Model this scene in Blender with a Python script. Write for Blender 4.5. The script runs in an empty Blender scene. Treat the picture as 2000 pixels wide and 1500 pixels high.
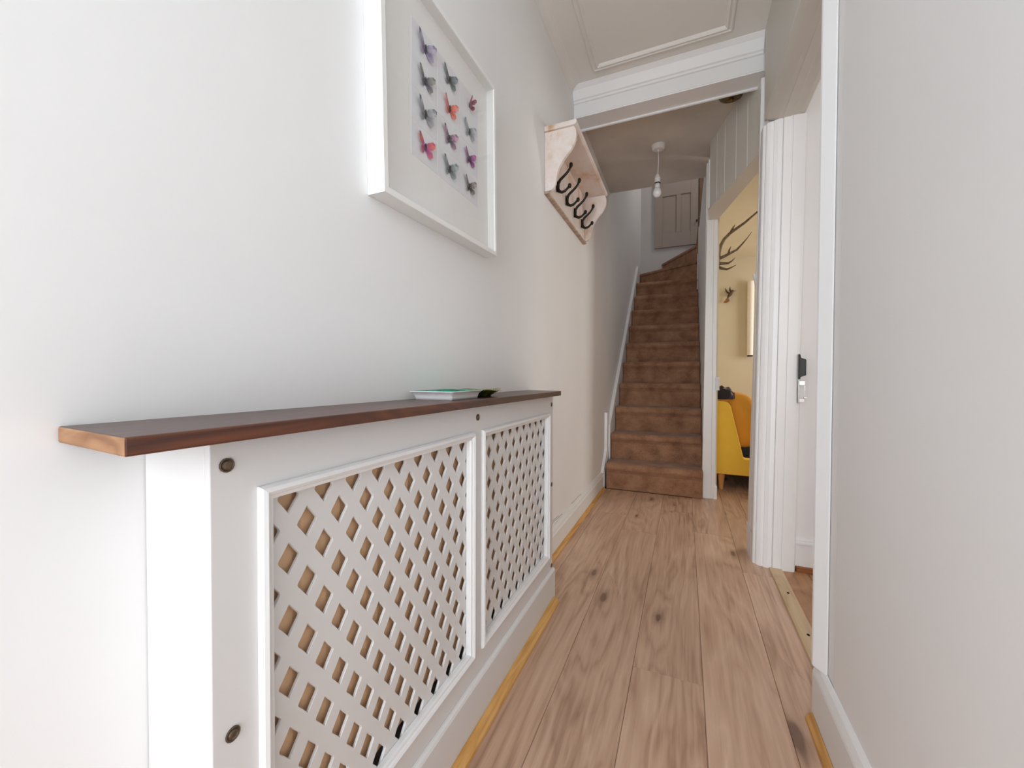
import bpy, bmesh, math, random
from mathutils import Vector, Matrix, noise
random.seed(7)
S = bpy.context.scene
COL = S.collection
PI = math.pi
R = math.radians

# ---------------------------------------------------------------- camera, world, light, exposure
cam_d = bpy.data.cameras.new('camera')
cam = bpy.data.objects.new('camera', cam_d); COL.objects.link(cam)
cam_d.sensor_width = 36.0
cam_d.lens = 783.95/2000*36.0
cam_d.clip_start = 0.02
yaw, pitch, roll = R(23.29), R(0.964), R(-0.192)
_r = Vector((math.cos(yaw), math.sin(yaw), 0)); _f = Vector((-math.sin(yaw), math.cos(yaw), 0)); _d = Vector((0, 0, -1))
_f2 = _f*math.cos(pitch)+_d*math.sin(pitch); _d2 = _d*math.cos(pitch)-_f*math.sin(pitch)
_r3 = _r*math.cos(roll)+_d2*math.sin(roll); _d3 = _d2*math.cos(roll)-_r*math.sin(roll)
cam.matrix_world = Matrix(((_r3.x, -_d3.x, -_f2.x, 0), (_r3.y, -_d3.y, -_f2.y, 0), (_r3.z, -_d3.z, -_f2.z, 0.85), (0, 0, 0, 1)))
S.camera = cam

W = bpy.data.worlds.new('world'); S.world = W; W.use_nodes = True
bg = W.node_tree.nodes['Background']
bg.inputs[0].default_value = (0.80, 0.89, 1.0, 1); bg.inputs[1].default_value = 0.5

def area(name, loc, rot, sx, sy, power, col):
    l = bpy.data.lights.new(name, 'AREA'); l.shape = 'RECTANGLE'; l.size = sx; l.size_y = sy; l.energy = power; l.color = col
    o = bpy.data.objects.new(name, l); COL.objects.link(o); o.location = loc; o.rotation_euler = rot
    return o
# daylight through the open front door behind the camera, the bay window of the front room, the window of the living room
area('front_door_daylight', (-0.08, -2.00, 1.20), (R(90), 0, 0), 0.66, 2.1, 47, (0.865, 0.935, 1.0))
area('front_room_window_daylight', (1.75, -0.98, 1.45), (R(90), 0, 0), 1.5, 1.5, 27, (0.98, 0.985, 1.0))
area('living_room_window_daylight', (2.95, 4.85, 1.45), (R(90), 0, R(90)), 1.2, 1.5, 52, (1.0, 0.97, 0.91))
area('stairwell_fill_light', (0.95, 5.0, 4.05), (R(90), 0, R(90)), 0.5, 0.8, 11, (1.0, 0.975, 0.96))  # added lamp that brightens the stairwell walls; no window opening behind it

S.view_settings.view_transform = 'Standard'
S.view_settings.look = 'None'
S.view_settings.exposure = 0.0
S.view_settings.gamma = 1.0
S.view_settings.use_curve_mapping = False
try:
    S.cycles.max_bounces = 10; S.cycles.diffuse_bounces = 7; S.cycles.glossy_bounces = 4; S.cycles.transparent_max_bounces = 8
    S.cycles.caustics_reflective = False; S.cycles.caustics_refractive = False
    S.cycles.sample_clamp_indirect = 6.0
except Exception:
    pass

# ---------------------------------------------------------------- materials
def lin(c):
    return tuple(((x/255)/12.92 if x/255 <= 0.04045 else ((x/255+0.055)/1.055)**2.4) for x in c)

class NT:
    def __init__(s, name):
        s.m = bpy.data.materials.new(name); s.m.use_nodes = True
        s.t = s.m.node_tree; s.b = s.t.nodes['Principled BSDF']
    def n(s, typ, **kw):
        nd = s.t.nodes.new(typ)
        for k, v in kw.items():
            if k.startswith('i_'): nd.inputs[k[2:].replace('_', ' ')].default_value = v
            else: setattr(nd, k, v)
        return nd
    def l(s, a, b): s.t.links.new(a, b)
    def math(s, op, a, b=None):
        nd = s.n('ShaderNodeMath', operation=op)
        for i, v in enumerate((a, b)):
            if v is None: continue
            if isinstance(v, (int, float)): nd.inputs[i].default_value = v
            else: s.l(v, nd.inputs[i])
        return nd.outputs[0]
    def ramp(s, fac, stops):
        r = s.n('ShaderNodeValToRGB'); e = r.color_ramp.elements
        while len(e) < len(stops): e.new(0.5)
        for q, (p, c) in zip(e, stops):
            q.position = p; q.color = (c[0], c[1], c[2], 1) if len(c) == 3 else c
        s.l(fac, r.inputs[0]); return r.outputs[0]
    def mix(s, fac, a, b, mode='MIX'):
        nd = s.n('ShaderNodeMix', data_type='RGBA', blend_type=mode)
        for i, v in ((0, fac), (6, a), (7, b)):
            if isinstance(v, (int, float)): nd.inputs[i].default_value = v
            elif isinstance(v, tuple): nd.inputs[i].default_value = (v[0], v[1], v[2], 1)
            else: s.l(v, nd.inputs[i])
        return nd.outputs[2]
    def pos(s, scale=(1, 1, 1), rnd=0.0, loc=(0, 0, 0)):
        g = s.n('ShaderNodeNewGeometry'); v = g.outputs['Position']
        if rnd:
            oi = s.n('ShaderNodeObjectInfo'); m = s.math('MULTIPLY', oi.outputs['Random'], rnd)
            c = s.n('ShaderNodeCombineXYZ')
            for i in range(3): s.l(m, c.inputs[i])
            a = s.n('ShaderNodeVectorMath', operation='ADD'); s.l(v, a.inputs[0]); s.l(c.outputs[0], a.inputs[1]); v = a.outputs[0]
        mp = s.n('ShaderNodeMapping'); mp.inputs['Scale'].default_value = scale; mp.inputs['Location'].default_value = loc
        s.l(v, mp.inputs[0]); return mp.outputs[0]
    def noise(s, vec, scale, detail=3, rough=0.5, dist=0):
        nd = s.n('ShaderNodeTexNoise'); nd.inputs['Scale'].default_value = scale; nd.inputs['Detail'].default_value = detail
        nd.inputs['Roughness'].default_value = rough; nd.inputs['Distortion'].default_value = dist
        s.l(vec, nd.inputs['Vector']); return nd.outputs[0]
    def bump(s, h, strength=0.2, dist=0.002):
        b = s.n('ShaderNodeBump'); b.inputs['Strength'].default_value = strength; b.inputs['Distance'].default_value = dist
        s.l(h, b.inputs['Height']); s.l(b.outputs[0], s.b.inputs['Normal'])
    def col(s, c):
        if isinstance(c, tuple): s.b.inputs['Base Color'].default_value = (c[0], c[1], c[2], 1)
        else: s.l(c, s.b.inputs['Base Color'])
    def rough(s, v, spec=0.5, metal=0.0):
        if isinstance(v, (int, float)): s.b.inputs['Roughness'].default_value = v
        else: s.l(v, s.b.inputs['Roughness'])
        s.b.inputs['Specular IOR Level'].default_value = spec; s.b.inputs['Metallic'].default_value = metal

def paint(name, c, rough=0.6, var=0.04, bump=0.12, bscale=60, spec=0.3, big=2.5):
    t = NT(name); p = t.pos()
    n1 = t.noise(p, big, 4); n2 = t.noise(p, bscale, 3)
    dk = tuple(x*(1-2*var) for x in c)
    t.col(t.ramp(n1, [(0.3, dk), (0.7, c)]))
    h = t.math('ADD', t.math('MULTIPLY', n1, 0.7), t.math('MULTIPLY', n2, 0.3))
    t.bump(h, bump, 0.006); t.rough(rough, spec); return t.m

def plain(name, c, rough=0.5, metal=0.0, spec=0.5, var=0.12, scale=25, bump=0.05):
    t = NT(name); p = t.pos(rnd=3.0); n = t.noise(p, scale, 3)
    t.col(t.ramp(n, [(0.3, tuple(x*(1-var) for x in c)), (0.7, tuple(min(1, x*(1+var*0.4)) for x in c))]))
    t.bump(n, bump, 0.001); t.rough(rough, spec, metal); return t.m

def wood(name, dark, mid, light, along='Y', rough=0.4, spec=0.4, rnd=13.0, knots=True, freq=1.0, tone=0.18, knotcol=None, bump=0.1, ring=1.6):
    t = NT(name)
    st = {'Y': (1, 0.13, 1), 'X': (0.13, 1, 1), 'Z': (1, 1, 0.13)}[along]
    fine = {'Y': (90, 3.0, 90), 'X': (3.0, 90, 90), 'Z': (90, 90, 3.0)}[along]
    p = t.pos(st, rnd); pf = t.pos(fine, rnd)
    big = t.noise(p, 7*freq, 3, 0.55, 0.6)
    phase = t.math('MULTIPLY', big, 8.0)
    if knots:
        kst = {'Y': (1, 0.32, 1), 'X': (0.40, 1, 1), 'Z': (1, 1, 0.40)}[along]
        kp = t.pos(kst, rnd)
        wob = t.noise(kp, 26, 2)
        v = t.n('ShaderNodeTexVoronoi'); v.voronoi_dimensions = '2D'; v.inputs['Scale'].default_value = 5.2; v.inputs['Randomness'].default_value = 1.0
        t.l(kp, v.inputs['Vector'])
        d = t.math('ADD', v.outputs['Distance'], t.math('MULTIPLY', t.math('SUBTRACT', wob, 0.5), 0.14))
        sel = t.n('ShaderNodeSeparateColor'); t.l(v.outputs['Color'], sel.inputs[0])
        on = t.math('GREATER_THAN', sel.outputs[0], 0.58)
        d = t.math('MULTIPLY', d, t.math('ADD', t.math('MULTIPLY', sel.outputs[1], 1.1), 0.75))
        near = t.math('MULTIPLY', t.ramp(d, [(0.0, (1, 1, 1)), (0.5, (0, 0, 0))]), on)
        phase = t.math('ADD', phase, t.math('MULTIPLY', near, 1.3))
    rings = t.math('FRACT', phase)
    tri = t.math('ABSOLUTE', t.math('SUBTRACT', t.math('MULTIPLY', rings, 2.0), 1.0))
    fn = t.noise(pf, 1.0, 4, 0.6)
    cl = t.noise(t.pos(tuple(0.8 if q_ == 1 else 0.45 for q_ in st), rnd), 5.0, 2)
    f = t.math('ADD', t.math('ADD', t.math('MULTIPLY', t.math('ADD', big, cl), 0.27), t.math('MULTIPLY', tri, 0.10*ring)), t.math('MULTIPLY', fn, 0.40))
    c = t.ramp(f, [(0.30, dark), (0.52, mid), (0.75, light)])
    oi = t.n('ShaderNodeObjectInfo')
    tn = t.math('ADD', t.math('MULTIPLY', oi.outputs['Random'], tone), 1.0-tone*0.6)
    cc = t.n('ShaderNodeCombineColor')
    for i in range(3): t.l(tn, cc.inputs[i])
    c = t.mix(1.0, c, cc.outputs[0], 'MULTIPLY')
    if knots:
        k = t.math('MULTIPLY', t.ramp(d, [(0.045, (1, 1, 1)), (0.075, (0.45, 0.45, 0.45)), (0.17, (0, 0, 0))]), on)
        c = t.mix(t.math('MULTIPLY', k, 0.75), c, knotcol or tuple(x*0.35 for x in dark))
    t.col(c); t.bump(f, bump, 0.0015); t.rough(rough, spec); return t.m

M = {}
M['wall'] = paint('wall_paint', (0.86, 0.86, 0.86), 0.55, 0.02, 0.10, 45, 0.25)
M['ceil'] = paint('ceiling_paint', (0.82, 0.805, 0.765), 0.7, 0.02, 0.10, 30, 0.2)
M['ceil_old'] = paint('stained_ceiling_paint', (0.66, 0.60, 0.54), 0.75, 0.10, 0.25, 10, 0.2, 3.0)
M['gloss'] = paint('white_gloss_paint', (0.83, 0.832, 0.835), 0.32, 0.015, 0.05, 25, 0.5)
M['satin'] = paint('white_satin_paint', (0.82, 0.818, 0.815), 0.42, 0.015, 0.05, 25, 0.4)
M['cabinet'] = paint('cabinet_satin_paint', (0.735, 0.73, 0.725), 0.42, 0.012, 0.04, 25, 0.4)
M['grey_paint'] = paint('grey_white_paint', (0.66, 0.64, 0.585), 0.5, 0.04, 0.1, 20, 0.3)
M['cream'] = paint('cream_wall_paint', (0.64, 0.575, 0.44), 0.65, 0.03, 0.08, 40, 0.2)
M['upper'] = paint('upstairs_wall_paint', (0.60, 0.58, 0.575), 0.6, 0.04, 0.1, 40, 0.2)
M['cupboard'] = paint('cupboard_door_paint', (0.40, 0.335, 0.295), 0.5, 0.03, 0.06, 30, 0.3)
M['floor'] = wood('oak_floor', lin((146, 112, 90)), lin((196, 161, 136)), lin((220, 188, 163)), 'Y', 0.40, 0.42, 13.0, True, 1.0, 0.14, lin((92, 64, 52)), 0.1, 1.5)
M['floor2'] = wood('orange_oak_floor', lin((112, 76, 48)), lin((170, 124, 86)), lin((190, 146, 106)), 'Y', 0.42, 0.4, 13.0, True, 1.2, 0.16)
M['subfloor'] = plain('floor_gap', (0.045, 0.03, 0.022), 0.9)
M['bead'] = wood('honey_oak_bead', lin((158, 106, 48)), lin((206, 154, 86)), lin((226, 182, 116)), 'Y', 0.4, 0.4, 5.0, False, 1.5, 0.05)
M['pine'] = wood('pale_pine', lin((172, 144, 108)), lin((200, 174, 138)), lin((214, 190, 156)), 'Y', 0.5, 0.3, 5.0, False, 2.0, 0.05)
M['walnut'] = wood('dark_stained_shelf', lin((24, 10, 5)), lin((66, 31, 16)), lin((112, 60, 34)), 'Y', 0.33, 0.7, 2.0, False, 2.2, 0.02)
M['endgrain'] = wood('shelf_end_grain', lin((92, 62, 42)), lin((140, 100, 70)), lin((172, 132, 98)), 'X', 0.6, 0.3, 2.0, False, 3.0, 0.02)
M['legwood'] = wood('beech_leg', lin((168, 110, 58)), lin((206, 146, 86)), lin((222, 170, 110)), 'Z', 0.4, 0.4, 5.0, False, 1.5, 0.05)
M['gapbrown'] = wood('dark_gap_brown', lin((70, 50, 36)), lin((112, 86, 66)), lin((130, 104, 82)), 'Z', 0.5, 0.3, 5.0, False, 1.5, 0.05)
M['brownlath'] = wood('brown_lath', lin((90, 52, 28)), lin((142, 88, 52)), lin((166, 110, 70)), 'X', 0.5, 0.3, 5.0, False, 1.5, 0.05)
M['dark'] = plain('black_void', (0.010, 0.009, 0.008), 0.9, 0, 0.1)
M['radiator'] = plain('tan_radiator_paint', lin((222, 184, 146)), 0.5, 0, 0.4, 0.05, 6)
M['bronze'] = plain('dark_bronze', (0.035, 0.03, 0.024), 0.38, 0.75, 0.5, 0.3, 60)
M['brass'] = plain('aged_brass', (0.22, 0.15, 0.06), 0.35, 0.9, 0.5, 0.3, 60)
M['screw'] = plain('brown_screw_cup', (0.17, 0.125, 0.085), 0.4, 0.7, 0.5, 0.3, 80)
M['blackmetal'] = plain('black_metal', (0.02, 0.02, 0.021), 0.35, 0.3)
M['chrome'] = plain('chrome', (0.62, 0.61, 0.60), 0.18, 1.0, 0.5, 0.05)
M['plastic'] = plain('white_plastic', (0.76, 0.74, 0.73), 0.35, 0, 0.5, 0.03)
M['bulb'] = plain('frosted_bulb', (0.80, 0.79, 0.80), 0.22, 0, 0.6, 0.02)
M['matboard'] = plain('mount_board', (0.90, 0.895, 0.875), 0.8, 0, 0.2, 0.02, 120, 0.03)
M['card'] = plain('lilac_card', (0.83, 0.83, 0.86), 0.8, 0, 0.2, 0.03, 12, 0.03)
M['frame'] = plain('white_frame', (0.88, 0.88, 0.865), 0.4, 0, 0.4, 0.015, 8, 0.02)
M['china'] = plain('white_china', (0.86, 0.855, 0.85), 0.15, 0, 0.5, 0.02)
M['shade'] = plain('white_shade', (0.88, 0.86, 0.80), 0.5, 0, 0.3, 0.03)
M['strap'] = plain('pale_strap', (0.55, 0.36, 0.32), 0.7)

def carpet():
    t = NT('brown_carpet'); p = t.pos(); n = t.noise(p, 260, 2); b = t.noise(p, 9, 4); st = t.noise(t.pos((1, 1, 1.6)), 24, 3)
    f = t.math('ADD', t.math('ADD', t.math('MULTIPLY', n, 0.40), t.math('MULTIPLY', b, 0.45)), t.math('MULTIPLY', st, 0.15))
    t.col(t.ramp(f, [(0.34, lin((110, 78, 56))), (0.50, lin((152, 112, 86))), (0.66, lin((178, 138, 108)))]))
    t.bump(n, 0.6, 0.003); t.rough(0.95, 0.1)
    t.b.inputs['Sheen Weight'].default_value = 0.15
    return t.m
M['carpet'] = carpet()
def fabric(name, c, sheen=0.3, big=5):
    t = NT(name); p = t.pos(); n = t.noise(p, 700, 1); b = t.noise(p, big, 3)
    f = t.math('ADD', t.math('MULTIPLY', n, 0.4), t.math('MULTIPLY', b, 0.6))
    t.col(t.ramp(f, [(0.3, tuple(x*0.85 for x in c)), (0.7, c)])); t.bump(n, 0.25, 0.001); t.rough(0.85, 0.2)
    t.b.inputs['Sheen Weight'].default_value = sheen; return t.m
M['yellow'] = fabric('mustard_fabric', lin((250, 202, 74)), 0.1)
M['amber'] = fabric('amber_cushion_fabric', lin((232, 166, 62)), 0.1)
M['jacket'] = fabric('dark_jacket_cloth', (0.035, 0.028, 0.028), 0.2)
def distressed():
    t = NT('distressed_pink_white_paint'); p = t.pos((1, 0.6, 0.8), 4.0)
    a = t.noise(p, 9, 5, 0.6, 0.4); b = t.noise(t.pos((1, 0.3, 1), 4.0), 26, 4, 0.6)
    c = t.ramp(a, [(0.40, (0.80, 0.725, 0.685)), (0.54, (0.76, 0.655, 0.595)), (0.64, (0.66, 0.46, 0.32)), (0.76, (0.50, 0.29, 0.15))])
    c = t.mix(t.ramp(b, [(0.5, (0, 0, 0)), (0.7, (0.5, 0.5, 0.5))]), c, (0.84, 0.80, 0.77))
    t.col(c); t.bump(a, 0.1, 0.001); t.rough(0.5, 0.3); return t.m
M['rack'] = distressed()
M['rackedge'] = plain('worn_edge_wood', (0.56, 0.41, 0.32), 0.6, 0, 0.2, 0.35, 30)
def glaze(name, cols, scale, rough=0.12):
    t = NT(name); n = t.noise(t.pos(), scale, 3, 0.5, 0.5); t.col(t.ramp(n, cols)); t.rough(rough, 0.6); return t.m
M['teal'] = glaze('teal_green_glaze', [(0.35, (0.0, 0.17, 0.11)), (0.6, (0.0, 0.32, 0.21)), (0.8, (0.08, 0.45, 0.33))], 30)
M['leaf'] = glaze('dark_green_glaze', [(0.35, (0.01, 0.022, 0.008)), (0.55, (0.05, 0.075, 0.015)), (0.72, (0.26, 0.24, 0.05)), (0.85, (0.02, 0.03, 0.01))], 34)
M['leafrim'] = glaze('yellow_green_glaze', [(0.35, (0.16, 0.17, 0.03)), (0.6, (0.34, 0.33, 0.07)), (0.8, (0.06, 0.09, 0.02))], 40)
def glass():
    m = bpy.data.materials.new('picture_glass'); m.use_nodes = True; t = m.node_tree
    t.nodes.remove(t.nodes['Principled BSDF']); o = t.nodes['Material Output']
    tr = t.nodes.new('ShaderNodeBsdfTransparent'); gl = t.nodes.new('ShaderNodeBsdfGlossy'); gl.inputs['Roughness'].default_value = 0.02
    lw = t.nodes.new('ShaderNodeLayerWeight'); lw.inputs[0].default_value = 0.5; mx = t.nodes.new('ShaderNodeMixShader')
    pw = t.nodes.new('ShaderNodeMath'); pw.operation = 'POWER'; pw.inputs[1].default_value = 5.0; t.links.new(lw.outputs['Facing'], pw.inputs[0])
    ml = t.nodes.new('ShaderNodeMath'); ml.operation = 'MULTIPLY_ADD'; ml.inputs[1].default_value = 0.5; ml.inputs[2].default_value = 0.02; t.links.new(pw.outputs[0], ml.inputs[0])
    t.links.new(ml.outputs[0], mx.inputs[0]); t.links.new(tr.outputs[0], mx.inputs[1]); t.links.new(gl.outputs[0], mx.inputs[2])
    t.links.new(mx.outputs[0], o.inputs[0]); return m
M['glass'] = glass()

# ---------------------------------------------------------------- mesh helpers
class MB:
    def __init__(s): s.v = []; s.f = []; s.mi = []
    def add(s, vs, fs, mi=0):
        o = len(s.v); s.v += [tuple(v) for v in vs]; s.f += [tuple(i+o for i in f) for f in fs]; s.mi += [mi]*len(fs); return s
    def box(s, a, b, mi=0):
        x0, y0, z0 = a; x1, y1, z1 = b
        return s.add([(x0, y0, z0), (x1, y0, z0), (x1, y1, z0), (x0, y1, z0), (x0, y0, z1), (x1, y0, z1), (x1, y1, z1), (x0, y1, z1)],
                     [(3, 2, 1, 0), (4, 5, 6, 7), (0, 1, 5, 4), (1, 2, 6, 5), (2, 3, 7, 6), (3, 0, 4, 7)], mi)
    def prism(s, pts, axis, a, b, mi=0):
        """pts: 2D outline; axis X: pts=(y,z), Y: pts=(x,z), Z: pts=(x,y)."""
        n = len(pts)
        def mk(p, q): return (q, p[0], p[1]) if axis == 'X' else ((p[0], q, p[1]) if axis == 'Y' else (p[0], p[1], q))
        vs = [mk(p, a) for p in pts]+[mk(p, b) for p in pts]
        fs = [tuple(range(n-1, -1, -1)), tuple(range(n, 2*n))]+[(i, (i+1) % n, n+(i+1) % n, n+i) for i in range(n)]
        return s.add(vs, fs, mi)
    def sweep(s, prof, frames, closed=False, mi=0, caps=True):
        """prof: 2D points, frames: list of (origin, u, v)."""
        n = len(prof); o = len(s.v); vs = []
        for P, u, v in frames: vs += [tuple(P+u*p[0]+v*p[1]) for p in prof]
        fs = []; k = len(frames)
        for j in range(k if closed else k-1):
            j2 = (j+1) % k
            fs += [(j*n+i, j*n+(i+1) % n, j2*n+(i+1) % n, j2*n+i) for i in range(n)]
        if caps and not closed: fs += [tuple(range(n-1, -1, -1)), tuple((k-1)*n+i for i in range(n))]
        return s.add(vs, fs, mi)
    def tube(s, pts, rad, n=8, mi=0):
        pts = [Vector(p) for p in pts]; k = len(pts)
        if isinstance(rad, (int, float)): rad = [rad]*k
        vs = []; up = None
        for i, p in enumerate(pts):
            t = (pts[min(i+1, k-1)]-pts[max(i-1, 0)]).normalized()
            if up is None:
                up = Vector((0, 0, 1)) if abs(t.z) < 0.9 else Vector((1, 0, 0))
            u = t.cross(up).normalized(); v = u.cross(t).normalized(); up = v
            vs += [tuple(p+(u*math.cos(2*PI*a/n)+v*math.sin(2*PI*a/n))*rad[i]) for a in range(n)]
        fs = [(j*n+i, j*n+(i+1) % n, (j+1)*n+(i+1) % n, (j+1)*n+i) for j in range(k-1) for i in range(n)]
        fs += [tuple(range(n-1, -1, -1)), tuple((k-1)*n+i for i in range(n))]
        return s.add(vs, fs, mi)
    def lathe(s, prof, c=(0, 0, 0), n=24, mi=0):
        """prof: (radius, z) from bottom to top around the Z axis."""
        k = len(prof); vs = []
        for r, z in prof: vs += [(c[0]+r*math.cos(2*PI*a/n), c[1]+r*math.sin(2*PI*a/n), c[2]+z) for a in range(n)]
        fs = [(j*n+i, j*n+(i+1) % n, (j+1)*n+(i+1) % n, (j+1)*n+i) for j in range(k-1) for i in range(n)]
        fs += [tuple(range(n-1, -1, -1)), tuple((k-1)*n+i for i in range(n))]
        return s.add(vs, fs, mi)
    def ball(s, c, r, n=10, mi=0, sc=(1, 1, 1)):
        k = n//2+1; vs = []; fs = []
        for j in range(k):
            th = PI*j/(k-1)
            rr = max(math.sin(th), 1e-3)
            vs += [(c[0]+r*sc[0]*rr*math.cos(2*PI*a/n), c[1]+r*sc[1]*rr*math.sin(2*PI*a/n), c[2]-r*sc[2]*math.cos(th)) for a in range(n)]
        fs = [(j*n+i, j*n+(i+1) % n, (j+1)*n+(i+1) % n, (j+1)*n+i) for j in range(k-1) for i in range(n)]
        fs += [tuple(range(n-1, -1, -1)), tuple((k-1)*n+i for i in range(n))]
        return s.add(vs, fs, mi)
    def shear(s, k):
        s.v = [(x+k*z, y, z) for x, y, z in s.v]; return s
    def xf(s, m):
        s.v = [tuple(m @ Vector(v)) for v in s.v]; return s
    def build(s, name, mats, parent=None, bevel=0, seg=2, smooth=False, weld=False, sub=0):
        me = bpy.data.meshes.new(name); me.from_pydata(s.v, [], s.f)
        if not isinstance(mats, (list, tuple)): mats = [mats]
        for m in mats: me.materials.append(m)
        for p, i in zip(me.polygons, s.mi): p.material_index = i
        bm = bmesh.new(); bm.from_mesh(me)
        if weld: bmesh.ops.remove_doubles(bm, verts=bm.verts, dist=1e-5)
        bmesh.ops.recalc_face_normals(bm, faces=bm.faces); bm.to_mesh(me); bm.free()
        if smooth:
            for p in me.polygons: p.use_smooth = True
        o = bpy.data.objects.new(name, me); COL.objects.link(o)
        if parent is not None:
            o.parent = parent; o.matrix_parent_inverse = Matrix.Translation(parent.location).inverted() if parent.type == 'EMPTY' else Matrix()
        if bevel:
            b = o.modifiers.new('bevel', 'BEVEL'); b.width = bevel; b.segments = seg; b.limit_method = 'ANGLE'; b.angle_limit = R(35)
        if sub:
            q = o.modifiers.new('sub', 'SUBSURF'); q.levels = sub; q.render_levels = sub
        if smooth or bevel:
            try: me.shade_smooth() if smooth else None
            except Exception: pass
        return o

def thing(name, label, cat, loc=(0, 0, 0), group=None):
    o = bpy.data.objects.new(name, None); COL.objects.link(o); o.location = loc; o.empty_display_size = 0.05
    o['label'] = label; o['category'] = cat
    if group: o['group'] = group
    return o
def tag(o, label, cat, group=None):
    o['label'] = label; o['category'] = cat
    if group: o['group'] = group
    return o
def struct(o, label=None):
    o['kind'] = 'structure'
    if label: o['label'] = label
    return o
def sroot(name, loc=(0, 0, 0), label=None):
    o = bpy.data.objects.new(name, None); COL.objects.link(o); o.location = loc; o.empty_display_size = 0.05
    return struct(o, label)
def box(name, a, b, mat, parent=None, bevel=0.0, seg=2):
    return MB().box(a, b).build(name, mat, parent, bevel, seg)
def copy_part(o, parent, off):
    c = o.copy(); COL.objects.link(c); c.parent = parent; c.matrix_parent_inverse = o.matrix_parent_inverse.copy()
    c.location = Vector(o.location)+Vector(off); return c

WL = -0.582          # face of the left wall
WR = 0.318           # face of the right wall
CEIL = 2.44
REAR = 2.38          # ceiling beyond the beam
END = 5.87           # wall at the top of the stairs

# ---------------------------------------------------------------- structure: shell
struct(box('wall_left', (WL-0.12, -2.15, -0.05), (WL, END+0.12, 4.8), M['wall']), 'long white plaster wall with the picture and the coat rack')
MBw = MB().box((WL, -2.15, 2.2), (WR+0.12, -2.05, CEIL)).box((0.27, -2.15, 0), (WR+0.12, -2.05, 2.2)).box((WL, -2.15, 0), (-0.53, -2.05, 2.2))
struct(MBw.build('wall_front', M['wall']), 'front wall around the open entrance behind the camera')
struct(box('wall_right', (WR, -2.15, 0), (0.43, 1.12, CEIL), M['wall'], bevel=0.004), 'white plaster wall beside the near side of the front room doorway')
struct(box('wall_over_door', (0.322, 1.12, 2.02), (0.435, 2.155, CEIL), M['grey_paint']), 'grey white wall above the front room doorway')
# front room
MBf = MB().box((0.43, -1.1, 0), (1.0, -1.0, CEIL)).box((2.5, -1.1, 0), (2.7, -1.0, CEIL)).box((1.0, -1.1, 0), (2.5, -1.0, 0.7)).box((1.0, -1.1, 2.2), (2.5, -1.0, CEIL))
struct(MBf.build('wall_front', M['wall']), 'front room wall with the bay window opening')
struct(box('wall_side', (2.7, -1.1, 0), (2.8, 2.2, CEIL), M['wall']), 'far side wall of the front room')
struct(box('wall_partition', (0.33, 2.13, 0), (2.8, 2.19, CEIL), M['satin']), 'white partition between the front room and the living room')
struct(box('ceiling', (WL, -2.15, CEIL), (2.8, 2.33, CEIL+0.1), M['ceil']), 'off white ceiling of the near hallway')
# living room
MBl = MB().box((3.0, 2.19, 0), (3.1, 4.2, REAR)).box((3.0, 5.5, 0), (3.1, END, REAR)).box((3.0, 4.2, 0), (3.1, 5.5, 0.7)).box((3.0, 4.2, 2.2), (3.1, 5.5, REAR))
struct(MBl.build('wall_side', M['cream']), 'living room wall with the window opening')
struct(box('wall_back', (0.21, END, 0), (3.1, END+0.12, REAR), M['cream']), 'cream yellow back wall of the living room')
struct(box('wall_living', (0.205, 3.20, 0), (0.215, END, REAR), M['cream']), 'cream wall behind the sofa on the far side of the stairs')
struct(box('ceiling', (0.205, 2.34, REAR), (3.1, END+0.1, REAR+0.12), M['cream']), 'cream ceiling of the living room')
# stairwell
struct(box('wall_stair', (0.128, 3.20, 0), (0.205, 5.08, REAR+0.12), M['wall']), 'wall on the right side of the staircase')
struct(box('wall_end', (WL, END, 0), (0.21, END+0.12, 4.8), M['upper']), 'wall at the top of the stairs with the panelled cupboard door')
struct(box('wall_end', (0.21, END, REAR+0.12), (1.2, END+0.12, 4.8), M['upper']), 'upstairs landing wall beside the cupboard door')
struct(box('wall_landing', (1.1, 3.3, REAR+0.12), (1.2, END, 4.8), M['upper']), 'far wall of the upstairs landing')
struct(box('wall_trimmer', (WL, 3.30, REAR+0.12), (1.1, 3.40, 4.8), M['upper']), 'wall above the edge of the stairwell')
struct(box('ceiling', (WL, 3.3, 4.8), (1.2, END+0.12, 4.9), M['upper']), 'ceiling above the stairwell')
# rear hallway ceiling with a slightly uneven plaster edge
g = MB(); nx, ny = 14, 16
for side in (0, 1):
    vs = []
    for j in range(ny+1):
        for i in range(nx+1):
            x = WL+(0.36-WL)*i/nx; y = 2.30+(3.40-2.30)*j/ny
            z = REAR+0.006*noise.noise(Vector((x*3, y*3, 1.7)))-0.01*max(0, (y-3.2)/0.2)**2*0.6 if side == 0 else REAR+0.12
            vs.append((x, y, z))
    g.add(vs, [(j*(nx+1)+i, j*(nx+1)+i+1, (j+1)*(nx+1)+i+1, (j+1)*(nx+1)+i) for j in range(ny) for i in range(nx)])
n0 = (nx+1)*(ny+1)
loop = [i for i in range(nx+1)]+[j*(nx+1)+nx for j in range(1, ny+1)]+[ny*(nx+1)+i for i in range(nx-1, -1, -1)]+[j*(nx+1) for j in range(ny-1, 0, -1)]
g.add([], []); g.f += [(a, b, b+n0, a+n0) for a, b in zip(loop, loop[1:]+loop[:1])]; g.mi += [0]*len(loop)
struct(g.build('ceiling', M['ceil_old'], smooth=False), 'stained darker ceiling beyond the beam with the pendant')

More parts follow.
